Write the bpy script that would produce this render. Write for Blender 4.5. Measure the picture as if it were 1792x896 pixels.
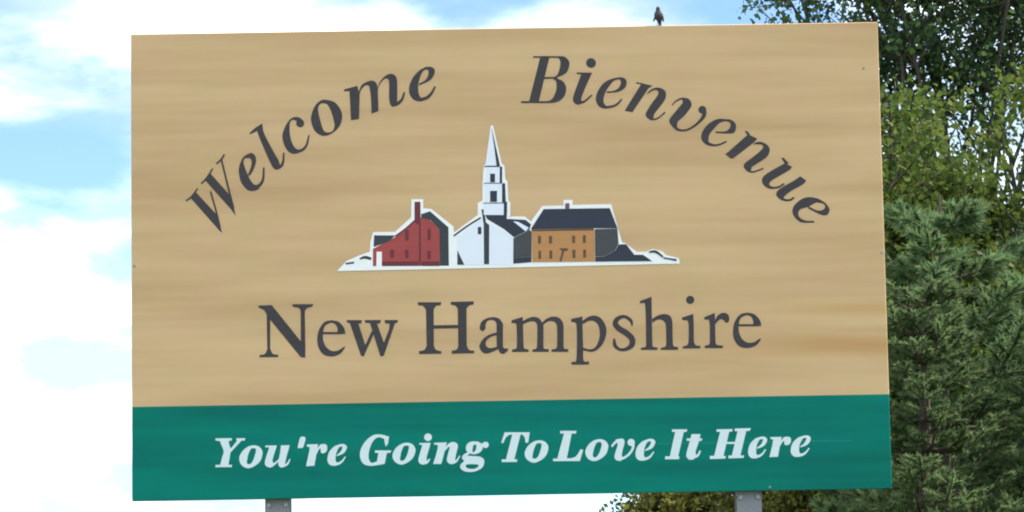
import bpy, bmesh, math, random
import numpy as np
from mathutils import Vector, Matrix, Euler

for o in list(bpy.data.objects):
    bpy.data.objects.remove(o, do_unlink=True)
SC = bpy.context.scene
COL = SC.collection

# ------------------------------------------------------------------ camera
cam_data = bpy.data.cameras.new('camera')
cam = bpy.data.objects.new('camera', cam_data)
COL.objects.link(cam)
SC.camera = cam
yaw, pitch, roll = 0.00491, 0.12385, -0.01724
fw = Vector((math.sin(yaw) * math.cos(pitch), math.cos(yaw) * math.cos(pitch), math.sin(pitch)))
rt = Vector((math.cos(yaw), -math.sin(yaw), 0.0))
up = rt.cross(fw)
r2 = rt * math.cos(roll) + up * math.sin(roll)
u2 = up * math.cos(roll) - rt * math.sin(roll)
M = Matrix((r2, u2, -fw)).transposed().to_4x4()
M.translation = Vector((-0.0755, -20.0, 1.65))
cam.matrix_world = M
cam_data.sensor_width = 36.0
cam_data.lens = 5814.4 / 1792.0 * 36.0
cam_data.clip_start = 0.1
cam_data.clip_end = 4000.0
SC.cycles.filter_width = 2.0
SC.render.resolution_x, SC.render.resolution_y = 1024, 512

# ------------------------------------------------------------------ sky and sun
SUN_DIR = Vector((0.52, 0.03, 0.85)).normalized()          # towards the sun: right of the sign, high, a little behind its face
sun_el = math.asin(SUN_DIR.z)
sun_az = math.atan2(SUN_DIR.x, SUN_DIR.y)                   # clockwise from +Y
world = bpy.data.worlds.new('World')
SC.world = world
world.use_nodes = True
nt = world.node_tree
for n in list(nt.nodes):
    nt.nodes.remove(n)
def wn(kind, **kw):
    n = nt.nodes.new(kind)
    for k, v in kw.items():
        setattr(n, k, v)
    return n
def wl(a, b):
    nt.links.new(a, b)
sky = wn('ShaderNodeTexSky', sky_type='NISHITA', sun_disc=False, sun_elevation=sun_el, sun_rotation=sun_az,
         altitude=200.0, air_density=0.72, dust_density=0.0, ozone_density=5.0)
tc = wn('ShaderNodeTexCoord')
mp = wn('ShaderNodeMapping')
mp.inputs['Location'].default_value = (4.543, 0.8, 2.313)
mp.inputs['Scale'].default_value = (1.0, 1.0, 2.3)
noise = wn('ShaderNodeTexNoise')
noise.inputs['Scale'].default_value = 7.0
noise.inputs['Detail'].default_value = 7.0
noise.inputs['Roughness'].default_value = 0.52
noise.inputs['Distortion'].default_value = 0.25
ramp = wn('ShaderNodeMapRange', interpolation_type='SMOOTHSTEP')
ramp.inputs['From Min'].default_value = 0.345
ramp.inputs['From Max'].default_value = 0.55
wl(tc.outputs['Generated'], mp.inputs['Vector'])
wl(mp.outputs['Vector'], noise.inputs['Vector'])
wl(noise.outputs['Fac'], ramp.inputs['Value'])
mp2 = wn('ShaderNodeMapping')
mp2.inputs['Location'].default_value = (7.0, 2.0, 4.4)
mp2.inputs['Scale'].default_value = (1.0, 1.0, 2.6)
noise2 = wn('ShaderNodeTexNoise')
noise2.inputs['Scale'].default_value = 16.0
noise2.inputs['Detail'].default_value = 5.0
wl(tc.outputs['Generated'], mp2.inputs['Vector'])
wl(mp2.outputs['Vector'], noise2.inputs['Vector'])
cr = wn('ShaderNodeMix', data_type='RGBA')
cr.inputs['A'].default_value = (3.4, 4.2, 4.9, 1)           # thin grey-blue undersides
cr.inputs['B'].default_value = (14.5, 14.8, 15.0, 1)       # lit tops
ramp2 = wn('ShaderNodeMapRange', interpolation_type='SMOOTHSTEP')
ramp2.inputs['From Min'].default_value = 0.38
ramp2.inputs['From Max'].default_value = 0.68
wl(noise2.outputs['Fac'], ramp2.inputs['Value'])
wl(ramp2.outputs['Result'], cr.inputs['Factor'])
mix = wn('ShaderNodeMix', data_type='RGBA')
wl(ramp.outputs['Result'], mix.inputs['Factor'])
wl(sky.outputs['Color'], mix.inputs['A'])
wl(cr.outputs['Result'], mix.inputs['B'])
bg = wn('ShaderNodeBackground')
bg.inputs['Strength'].default_value = 0.10
wo = wn('ShaderNodeOutputWorld')
wl(mix.outputs['Result'], bg.inputs['Color'])
wl(bg.outputs['Background'], wo.inputs['Surface'])

sun_data = bpy.data.lights.new('sun', 'SUN')
sun_data.energy = 3.0
sun_data.angle = math.radians(0.53)
sun_data.color = (1.0, 0.95, 0.87)
sun = bpy.data.objects.new('sun', sun_data)
COL.objects.link(sun)
sun.location = (20, 5, 20)
sun.rotation_euler = SUN_DIR.to_track_quat('Z', 'Y').to_euler()

SC.view_settings.view_transform = 'Standard'
SC.view_settings.look = 'None'
SC.view_settings.gamma = 1.0
SC.view_settings.use_curve_mapping = False
SC.view_settings.exposure = 1.36

# ------------------------------------------------------------------ helpers
def link(o, parent=None):
    COL.objects.link(o)
    if parent:
        o.parent = parent
    return o

def mesh_obj(name, bm, mat, parent=None, loc=None, smooth=False):
    me = bpy.data.meshes.new(name)
    bm.normal_update()
    bm.to_mesh(me)
    bm.free()
    if smooth:
        for p in me.polygons:
            p.use_smooth = True
    me.materials.append(mat)
    o = bpy.data.objects.new(name, me)
    if loc is not None:
        o.location = loc
    return link(o, parent)

def array_obj(name, V, F, mat, parent=None, smooth=False):
    """F: (n,k) index array of equal-sided faces."""
    me = bpy.data.meshes.new(name)
    V = np.asarray(V, np.float32)
    F = np.asarray(F, np.int32)
    n, k = F.shape
    me.vertices.add(len(V))
    me.vertices.foreach_set('co', V.ravel())
    me.loops.add(n * k)
    me.loops.foreach_set('vertex_index', F.ravel())
    me.polygons.add(n)
    me.polygons.foreach_set('loop_start', np.arange(0, n * k, k, dtype=np.int32))
    me.polygons.foreach_set('loop_total', np.full(n, k, np.int32))
    if smooth:
        me.polygons.foreach_set('use_smooth', np.ones(n, bool))
    me.update(calc_edges=True)
    me.materials.append(mat)
    return link(bpy.data.objects.new(name, me), parent)

def tag(o, label=None, cat=None, group=None, kind=None):
    if label: o['label'] = label
    if cat: o['category'] = cat
    if group: o['group'] = group
    if kind: o['kind'] = kind
    return o

def empty(name, loc=(0, 0, 0)):
    o = bpy.data.objects.new(name, None)
    o.location = loc
    o.empty_display_size = 0.3
    return link(o)

def box(bm, x0, x1, y0, y1, z0, z1):
    vs = [bm.verts.new((x, y, z)) for z in (z0, z1) for y in (y0, y1) for x in (x0, x1)]
    for f in ((0, 2, 3, 1), (4, 5, 7, 6), (0, 1, 5, 4), (2, 6, 7, 3), (0, 4, 6, 2), (1, 3, 7, 5)):
        bm.faces.new([vs[i] for i in f])

# ------------------------------------------------------------------ materials
def new_mat(name):
    m = bpy.data.materials.new(name)
    m.use_nodes = True
    t = m.node_tree
    return m, t, t.nodes['Principled BSDF']

def paint(name, rgb, rough=0.55, spec=0.25, var=0.10, scale=(1.2, 1.2, 9.0)):
    """even paint or sheeting with slight weathering"""
    m, t, p = new_mat(name)
    co = t.nodes.new('ShaderNodeTexCoord')
    mpn = t.nodes.new('ShaderNodeMapping')
    mpn.inputs['Scale'].default_value = scale
    no = t.nodes.new('ShaderNodeTexNoise')
    no.inputs['Scale'].default_value = 4.0
    no.inputs['Detail'].default_value = 6.0
    rp = t.nodes.new('ShaderNodeMix'); rp.data_type = 'RGBA'
    rp.inputs['A'].default_value = tuple(c * (1 - var) for c in rgb) + (1,)
    rp.inputs['B'].default_value = tuple(min(1, c * (1 + var)) for c in rgb) + (1,)
    t.links.new(co.outputs['Object'], mpn.inputs['Vector'])
    t.links.new(mpn.outputs['Vector'], no.inputs['Vector'])
    t.links.new(no.outputs['Fac'], rp.inputs['Factor'])
    t.links.new(rp.outputs['Result'], p.inputs['Base Color'])
    p.inputs['Roughness'].default_value = rough
    p.inputs['Specular IOR Level'].default_value = spec
    return m

def panel_mat(name, cols, streak=None, rough=0.5, spec=0.12):
    """flat sign face: long horizontal colour bands in several tints, faint fine grain, slight waviness"""
    m, t, p = new_mat(name)
    L = t.links.new
    co = t.nodes.new('ShaderNodeTexCoord')
    def nz(scale, detail, w):
        mpn = t.nodes.new('ShaderNodeMapping'); mpn.inputs['Scale'].default_value = scale
        mpn.inputs['Location'].default_value = w
        n = t.nodes.new('ShaderNodeTexNoise'); n.inputs['Scale'].default_value = 1.0
        n.inputs['Detail'].default_value = detail; n.inputs['Roughness'].default_value = 0.55
        L(co.outputs['Object'], mpn.inputs['Vector']); L(mpn.outputs['Vector'], n.inputs['Vector'])
        return n
    a = nz((0.40, 1, 4.4), 3, (3.3, 0, 1.1))
    b = nz((0.45, 1, 19.0), 5, (1.0, 0, 7.7))
    c = nz((3.0, 1, 3.6), 3, (9.0, 0, 2.0))
    def mixc(fac, A, B, lo=0.35, hi=0.65):
        r = t.nodes.new('ShaderNodeMapRange'); r.inputs['From Min'].default_value = lo; r.inputs['From Max'].default_value = hi
        L(fac, r.inputs['Value'])
        mx = t.nodes.new('ShaderNodeMix'); mx.data_type = 'RGBA'
        L(r.outputs['Result'], mx.inputs['Factor'])
        for s, v in (('A', A), ('B', B)):
            if isinstance(v, tuple): mx.inputs[s].default_value = v + (1,)
            else: L(v, mx.inputs[s])
        return mx.outputs['Result']
    base = mixc(a.outputs['Fac'], cols[0], cols[1], 0.40, 0.66)
    tint = mixc(c.outputs['Fac'], cols[0], cols[2])
    mx = t.nodes.new('ShaderNodeMix'); mx.data_type = 'RGBA'; mx.inputs['Factor'].default_value = 0.35
    L(base, mx.inputs['A']); L(tint, mx.inputs['B'])
    col = mx.outputs['Result']
    fine = t.nodes.new('ShaderNodeMapRange'); fine.inputs['From Min'].default_value = 0.3; fine.inputs['From Max'].default_value = 0.7
    fine.inputs['To Min'].default_value = 0.965; fine.inputs['To Max'].default_value = 1.03
    L(b.outputs['Fac'], fine.inputs['Value'])
    mul = t.nodes.new('ShaderNodeVectorMath'); mul.operation = 'SCALE'
    L(col, mul.inputs[0]); L(fine.outputs['Result'], mul.inputs['Scale'])
    col = mul.outputs['Vector']
    if streak:
        sx = t.nodes.new('ShaderNodeSeparateXYZ'); L(co.outputs['Object'], sx.inputs['Vector'])
        wob = nz((0.9, 1, 2.0), 3, (0, 0, 0))
        for (z, hw, x0, x1, amt, rgb) in streak:
            d = t.nodes.new('ShaderNodeMath'); d.operation = 'SUBTRACT'; d.inputs[1].default_value = z
            L(sx.outputs['Z'], d.inputs[0])
            w2 = t.nodes.new('ShaderNodeMath'); w2.operation = 'MULTIPLY_ADD'; w2.inputs[1].default_value = 0.10; 
            L(wob.outputs['Fac'], w2.inputs[0]); L(d.outputs[0], w2.inputs[2])
            ab = t.nodes.new('ShaderNodeMath'); ab.operation = 'ABSOLUTE'
            sb = t.nodes.new('ShaderNodeMath'); sb.operation = 'SUBTRACT'; sb.inputs[1].default_value = 0.05
            L(w2.outputs[0], sb.inputs[0]); L(sb.outputs[0], ab.inputs[0])
            g = t.nodes.new('ShaderNodeMapRange'); g.interpolation_type = 'SMOOTHSTEP'
            g.inputs['From Min'].default_value = hw; g.inputs['From Max'].default_value = 0.0
            L(ab.outputs[0], g.inputs['Value'])
            h = t.nodes.new('ShaderNodeMapRange'); h.interpolation_type = 'SMOOTHSTEP'
            h.inputs['From Min'].default_value = x0; h.inputs['From Max'].default_value = x1
            L(sx.outputs['X'], h.inputs['Value'])
            f = t.nodes.new('ShaderNodeMath'); f.operation = 'MULTIPLY'
            L(g.outputs['Result'], f.inputs[0]); L(h.outputs['Result'], f.inputs[1])
            f2 = t.nodes.new('ShaderNodeMath'); f2.operation = 'MULTIPLY'; f2.inputs[1].default_value = amt
            L(f.outputs[0], f2.inputs[0])
            q = t.nodes.new('ShaderNodeMix'); q.data_type = 'RGBA'
            L(f2.outputs[0], q.inputs['Factor']); L(col, q.inputs['A']); q.inputs['B'].default_value = rgb + (1,)
            col = q.outputs['Result']
    L(col, p.inputs['Base Color'])
    p.inputs['Roughness'].default_value = rough
    p.inputs['Specular IOR Level'].default_value = spec
    bp = t.nodes.new('ShaderNodeBump'); bp.inputs['Strength'].default_value = 0.04; bp.inputs['Distance'].default_value = 0.02
    L(b.outputs['Fac'], bp.inputs['Height']); L(bp.outputs['Normal'], p.inputs['Normal'])
    return m

def leaf_mat(name, cols, trans=0.3, rough=0.5):
    """leaf: tint differs from leaf to leaf, some light passes through"""
    m, t, p = new_mat(name)
    L = t.links.new
    ge = t.nodes.new('ShaderNodeNewGeometry')
    rp = t.nodes.new('ShaderNodeValToRGB')
    el = rp.color_ramp.elements
    el[0].position = 0.0; el[0].color = cols[0] + (1,)
    el[1].position = 1.0; el[1].color = cols[-1] + (1,)
    for i, c in enumerate(cols[1:-1]):
        e = el.new((i + 1) / (len(cols) - 1)); e.color = c + (1,)
    L(ge.outputs['Random Per Island'], rp.inputs['Fac'])
    co = t.nodes.new('ShaderNodeTexCoord')
    no = t.nodes.new('ShaderNodeTexNoise'); no.inputs['Scale'].default_value = 1.1; no.inputs['Detail'].default_value = 3
    L(co.outputs['Object'], no.inputs['Vector'])
    mr = t.nodes.new('ShaderNodeMapRange'); mr.inputs['From Min'].default_value = 0.3; mr.inputs['From Max'].default_value = 0.7
    mr.inputs['To Min'].default_value = 0.65; mr.inputs['To Max'].default_value = 1.3
    L(no.outputs['Fac'], mr.inputs['Value'])
    mu = t.nodes.new('ShaderNodeVectorMath'); mu.operation = 'SCALE'
    L(rp.outputs['Color'], mu.inputs[0]); L(mr.outputs['Result'], mu.inputs['Scale'])
    L(mu.outputs['Vector'], p.inputs['Base Color'])
    p.inputs['Roughness'].default_value = rough
    p.inputs['Specular IOR Level'].default_value = 0.12
    tr = t.nodes.new('ShaderNodeBsdfTranslucent')
    L(mu.outputs['Vector'], tr.inputs['Color'])
    ms = t.nodes.new('ShaderNodeMixShader'); ms.inputs['Fac'].default_value = trans
    out = t.nodes['Material Output']
    L(p.outputs['BSDF'], ms.inputs[1]); L(tr.outputs['BSDF'], ms.inputs[2]); L(ms.outputs['Shader'], out.inputs['Surface'])
    return m

def metal_mat(name, rgb, rough=0.5, metallic=0.6):
    m, t, p = new_mat(name)
    L = t.links.new
    co = t.nodes.new('ShaderNodeTexCoord')
    no = t.nodes.new('ShaderNodeTexVoronoi'); no.inputs['Scale'].default_value = 60
    n2 = t.nodes.new('ShaderNodeTexNoise'); n2.inputs['Scale'].default_value = 9; n2.inputs['Detail'].default_value = 6
    L(co.outputs['Object'], no.inputs['Vector']); L(co.outputs['Object'], n2.inputs['Vector'])
    ad = t.nodes.new('ShaderNodeMath'); ad.operation = 'ADD'
    L(no.outputs['Distance'], ad.inputs[0]); L(n2.outputs['Fac'], ad.inputs[1])
    rp = t.nodes.new('ShaderNodeMix'); rp.data_type = 'RGBA'
    rp.inputs['A'].default_value = tuple(c * 0.75 for c in rgb) + (1,)
    rp.inputs['B'].default_value = tuple(c * 1.15 for c in rgb) + (1,)
    L(ad.outputs[0], rp.inputs['Factor']); L(rp.outputs['Result'], p.inputs['Base Color'])
    p.inputs['Roughness'].default_value = rough
    p.inputs['Metallic'].default_value = metallic
    return m

def rough_mat(name, c0, c1, scale=6.0, rough=0.9, stretch=(1, 1, 1)):
    m, t, p = new_mat(name)
    L = t.links.new
    co = t.nodes.new('ShaderNodeTexCoord')
    mpn = t.nodes.new('ShaderNodeMapping'); mpn.inputs['Scale'].default_value = stretch
    no = t.nodes.new('ShaderNodeTexNoise'); no.inputs['Scale'].default_value = scale; no.inputs['Detail'].default_value = 9
    rp = t.nodes.new('ShaderNodeMix'); rp.data_type = 'RGBA'
    rp.inputs['A'].default_value = c0 + (1,); rp.inputs['B'].default_value = c1 + (1,)
    L(co.outputs['Object'], mpn.inputs['Vector']); L(mpn.outputs['Vector'], no.inputs['Vector'])
    L(no.outputs['Fac'], rp.inputs['Factor']); L(rp.outputs['Result'], p.inputs['Base Color'])
    bp = t.nodes.new('ShaderNodeBump'); bp.inputs['Strength'].default_value = 0.4; bp.inputs['Distance'].default_value = 0.02
    L(no.outputs['Fac'], bp.inputs['Height']); L(bp.outputs['Normal'], p.inputs['Normal'])
    p.inputs['Roughness'].default_value = rough
    return m

Z0 = 2.693                                                   # underside of the sign above the ground
M_TAN = panel_mat('tan_sheeting', [(0.590, 0.408, 0.222), (0.440, 0.285, 0.138), (0.635, 0.395, 0.246)],
                  streak=[(Z0 + 1.085, 0.07, 1.2, 2.2, 0.6, (0.49, 0.28, 0.11)), (Z0 + 0.865, 0.10, 0.9, 2.2, 0.75, (0.45, 0.245, 0.09)),
                          (Z0 + 0.96, 0.04, 1.4, 2.3, 0.35, (0.45,0.28,0.125))])
M_GREEN = panel_mat('green_sheeting', [(0.0008, 0.182, 0.138), (0.0015, 0.096, 0.070), (0.001, 0.160, 0.160)], rough=0.5, spec=0.08)
M_INK = paint('charcoal_vinyl', (0.052, 0.046, 0.052), 0.5, 0.15, 0.25)
M_SLOGAN = paint('white_reflective_vinyl', (0.60, 0.70, 0.74), 0.45, 0.3, 0.05)
ART = {'white': paint('white_cutout', (0.82, 0.82, 0.84), 0.55, 0.25, 0.03),
       'snow': paint('pale_white_vinyl', (0.72, 0.75, 0.86), 0.5, 0.25, 0.03),
       'red': paint('red_vinyl', (0.33, 0.055, 0.055), 0.5, 0.25, 0.2),
       'maroon': paint('maroon_vinyl', (0.135, 0.028, 0.035), 0.5, 0.25, 0.2),
       'dark': paint('dark_green_grey_vinyl', (0.035, 0.045, 0.052), 0.5, 0.25, 0.2),
       'navy': paint('navy_vinyl', (0.028, 0.034, 0.055), 0.5, 0.25, 0.2),
       'slate': paint('slate_vinyl', (0.055, 0.060, 0.066), 0.5, 0.25, 0.2),
       'ochre': paint('ochre_vinyl', (0.45, 0.22, 0.085), 0.5, 0.25, 0.12),
       'brown': paint('brown_vinyl', (0.12, 0.065, 0.04), 0.5, 0.25, 0.2),
       'mauve': paint('mauve_vinyl', (0.15, 0.07, 0.12), 0.5, 0.25, 0.2)}
M_EDGE = paint('panel_edge', (0.52, 0.43, 0.29), 0.6, 0.25, 0.1)
M_SEAM = paint('pale_seam', (0.03, 0.22, 0.19), 0.5, 0.15, 0.3)
M_STEEL = metal_mat('galvanised_steel', (0.19, 0.19, 0.22), 0.55, 0.4)
M_BOLT = metal_mat('bolt_steel', (0.24, 0.24, 0.26), 0.45, 0.8)
M_BARK = rough_mat('bark', (0.03, 0.025, 0.02), (0.085, 0.07, 0.055), 14, 0.95, (1, 1, 0.25))
M_PBARK = rough_mat('pine_bark', (0.04, 0.03, 0.022), (0.10, 0.075, 0.055), 12, 0.95, (1, 1, 0.3))
M_OAK = leaf_mat('oak_leaf', [(0.044, 0.094, 0.050), (0.069, 0.131, 0.056), (0.094, 0.169, 0.056), (0.138, 0.213, 0.062)], 0.5)
M_MAPLE = leaf_mat('maple_leaf', [(0.040, 0.075, 0.018), (0.075, 0.120, 0.025), (0.110, 0.150, 0.030), (0.150, 0.180, 0.040)], 0.45)
M_DARKLEAF = leaf_mat('understorey_leaf', [(0.03, 0.055, 0.025), (0.045, 0.075, 0.03), (0.06, 0.09, 0.035), (0.09, 0.09, 0.04)], 0.3)
M_OLIVE = leaf_mat('olive_leaf', [(0.072, 0.084, 0.030), (0.120, 0.132, 0.034), (0.180, 0.186, 0.038), (0.264, 0.240, 0.048)], 0.5)
M_NEEDLE = leaf_mat('pine_needle', [(0.085, 0.150, 0.068), (0.115, 0.190, 0.085), (0.145, 0.225, 0.098), (0.205, 0.260, 0.105)], 0.55)
M_HEMLOCK = leaf_mat('hemlock_needle', [(0.095, 0.155, 0.070), (0.120, 0.195, 0.082), (0.150, 0.225, 0.092), (0.215, 0.215, 0.100)], 0.6)
M_GRASS = rough_mat('meadow', (0.045, 0.075, 0.02), (0.11, 0.125, 0.045), 3.0, 1.0)
M_ROAD = rough_mat('asphalt', (0.04, 0.04, 0.042), (0.065, 0.064, 0.062), 40.0, 0.95)
M_LINE = paint('road_paint', (0.72, 0.72, 0.70), 0.7, 0.2, 0.1)
M_BIRD = rough_mat('dark_plumage', (0.018, 0.017, 0.020), (0.055, 0.045, 0.05), 30, 0.7)
M_BEAK = paint('beak', (0.05, 0.045, 0.04), 0.4)

# ------------------------------------------------------------------ ground and road
def ground_sheet():
    n = 60
    ax = np.sign(np.linspace(-1, 1, n)) * np.abs(np.linspace(-1, 1, n)) ** 3 * 1500
    X, Y = np.meshgrid(ax, ax)
    R = np.hypot(X, Y)
    Z = np.where(R > 60, 1.5 * np.sin(X * 0.012 + 1) * np.sin(Y * 0.01) * np.clip((R - 60) / 300, 0, 1) - np.clip((R - 60) / 400, 0, 1) * 4, 0.0)
    V = np.stack([X, Y, Z], -1).reshape(-1, 3)
    i = np.arange(n * n).reshape(n, n)
    F = np.stack([i[:-1, :-1], i[:-1, 1:], i[1:, 1:], i[1:, :-1]], -1).reshape(-1, 4)
    return tag(array_obj('ground', V, F, M_GRASS, None, True), kind='structure')
ground_sheet()
bm = bmesh.new(); box(bm, -55, 55, -29.5, -18.6, -0.3, 0.012)
tag(mesh_obj('road', bm, M_ROAD), kind='structure')
bm = bmesh.new(); box(bm, -55, 55, -20.45, -20.35, 0.012, 0.016)
tag(mesh_obj('road_edge_line', bm, M_LINE), kind='structure')

# ------------------------------------------------------------------ the welcome sign
WS, HS, TH = 4.57, 2.853, 0.032
sign = empty('welcome_sign', (0, 0, 0))
tag(sign, 'large tan and green welcome sign with village emblem, standing on two steel posts', 'sign')

def panel(name, mat, z0, z1):
    bm = bmesh.new()
    box(bm, -WS / 2, WS / 2, 0.0, TH, Z0 + z0, Z0 + z1)
    outer = [e for e in bm.edges if all(abs(abs(v.co.x) - WS / 2) < 1e-6 for v in e.verts) and e.verts[0].co.x * e.verts[1].co.x > 0 and abs(e.verts[0].co.z - e.verts[1].co.z) > 0.01
             or (abs(z0) < 1e-6 and all(abs(v.co.z - Z0) < 1e-6 for v in e.verts))
             or (abs(z1 - HS) < 1e-6 and all(abs(v.co.z - Z0 - HS) < 1e-6 for v in e.verts))]
    bmesh.ops.bevel(bm, geom=outer, offset=0.004, segments=1, affect='EDGES')
    return mesh_obj(name, bm, mat, sign)
panel('tan_panel', M_TAN, 1.4280, HS)
panel('tan_panel', M_TAN, 0.5680, 1.4280)
panel('green_panel', M_GREEN, 0.2735, 0.5680)
panel('green_panel', M_GREEN, 0.0, 0.2735)

bm = bmesh.new(); box(bm, 0.88, 2.05, -0.0004, 0.001, Z0 + 0.291, Z0 + 0.2945)
mesh_obj('seam_strip', bm, M_SEAM, sign)

for rx, rz in ((2.190, 2.566), (1.550, 0.020), (2.268, 1.431), (-2.268, 1.424)):   # rivet heads
    bm = bmesh.new()
    bmesh.ops.create_cone(bm, cap_ends=True, segments=10, radius1=0.009, radius2=0.006, depth=0.004,
                          matrix=Matrix.Translation((rx, -0.0015, Z0 + rz)) @ Matrix.Rotation(math.pi / 2, 4, 'X'))
    mesh_obj('rivet', bm, M_BOLT, sign)

# aluminium rails and I-section posts behind the face
for z in (0.12, 0.72, 1.40, 2.05, 2.70):
    bm = bmesh.new(); box(bm, -WS / 2 + 0.10, WS / 2 - 0.10, TH, TH + 0.045, Z0 + z - 0.035, Z0 + z + 0.035)
    mesh_obj('rail', bm, M_STEEL, sign)
for x in (-1.4172, 1.4295):
    y0 = TH + 0.045
    w, d, tf, tw = 0.150, 0.155, 0.012, 0.010
    prof = [(-w / 2, 0), (w / 2, 0), (w / 2, tf), (tw / 2, tf), (tw / 2, d - tf), (w / 2, d - tf), (w / 2, d), (-w / 2, d),
            (-w / 2, d - tf), (-tw / 2, d - tf), (-tw / 2, tf), (-w / 2, tf)]
    bm = bmesh.new()
    lo = [bm.verts.new((x + a, y0 + b, -0.6)) for a, b in prof]
    hi = [bm.verts.new((x + a, y0 + b, Z0 + HS - 0.08)) for a, b in prof]
    for i in range(12):
        j = (i + 1) % 12
        bm.faces.new((lo[i], lo[j], hi[j], hi[i]))
    bm.faces.new(lo[::-1]); bm.faces.new(hi)
    post = mesh_obj('post', bm, M_STEEL, sign)
    for k, z in enumerate((-0.035, -0.36, -0.68)):          # bolt pairs down the front flange
        for s in (-1, 1):
            bm = bmesh.new()
            bmesh.ops.create_cone(bm, cap_ends=True, segments=6, radius1=0.016, radius2=0.014, depth=0.014,
                                  matrix=Matrix.Translation((x + s * 0.052, y0 - 0.007, Z0 + z)) @ Matrix.Rotation(math.pi / 2, 4, 'X'))
            mesh_obj('bolt', bm, M_BOLT, post)

# ------------------------------------------------------------------ lettering and emblem, traced in millimetres on the sign face
def smooth_loop(pts, n=5):
    """closed outline: rounded through plain points, sharp at starred ones"""
    N = len(pts)
    out = []
    for i in range(N):
        p0, p1, p2, p3 = (pts[(i + k) % N] for k in (-1, 0, 1, 2))
        a, b = np.array(p1[:2]), np.array(p2[:2])
        if p1[2] and p2[2]:
            out.append(a); continue
        t1 = (b - a) if p1[2] else (b - np.array(p0[:2])) / 2
        t2 = (b - a) if p2[2] else (np.array(p3[:2]) - a) / 2
        dl = np.hypot(*(b - a))
        for t in (t1, t2):
            l = np.hypot(*t)
            if l > 1.2 * dl: t *= 1.2 * dl / l
        for s in np.linspace(0, 1, n, endpoint=False):
            s2, s3 = s * s, s * s * s
            out.append((2 * s3 - 3 * s2 + 1) * a + (s3 - 2 * s2 + s) * t1 + (-2 * s3 + 3 * s2) * b + (s3 - s2) * t2)
    return np.array(out)

def smooth_path(pts, n=6):
    P = np.array(pts, float)
    out = []
    for i in range(len(P) - 1):
        p0 = P[i - 1] if i else 2 * P[0] - P[1]
        p1, p2 = P[i], P[i + 1]
        p3 = P[i + 2] if i + 2 < len(P) else 2 * P[-1] - P[-2]
        for s in np.linspace(0, 1, n, endpoint=False):
            out.append(0.5 * ((2 * p1) + (p2 - p0) * s + (2 * p0 - 5 * p1 + 4 * p2 - p3) * s * s + (3 * p1 - p0 - 3 * p2 + p3) * s ** 3))
    out.append(P[-1])
    return np.array(out)

def prism_loop(bm, loop, y0, y1, cx, cz):
    """outline -> thin plate from y0 (back) to y1 (front)"""
    f = [bm.verts.new((p[0] - cx, y1, p[1] - cz)) for p in loop]
    b = [bm.verts.new((p[0] - cx, y0, p[1] - cz)) for p in loop]
    n = len(loop)
    bm.faces.new(f)
    for i in range(n):
        j = (i + 1) % n
        bm.faces.new((f[i], b[i], b[j], f[j]))

def ring_loop(bm, o, q, y0, y1, cx, cz):
    n = len(o)
    of = [bm.verts.new((p[0] - cx, y1, p[1] - cz)) for p in o]
    ob = [bm.verts.new((p[0] - cx, y0, p[1] - cz)) for p in o]
    qf = [bm.verts.new((p[0] - cx, y1, p[1] - cz)) for p in q]
    qb = [bm.verts.new((p[0] - cx, y0, p[1] - cz)) for p in q]
    for i in range(n):
        j = (i + 1) % n
        bm.faces.new((of[i], of[j], qf[j], qf[i]))
        bm.faces.new((of[i], ob[i], ob[j], of[j]))
        bm.faces.new((qf[i], qf[j], qb[j], qb[i]))

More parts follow.
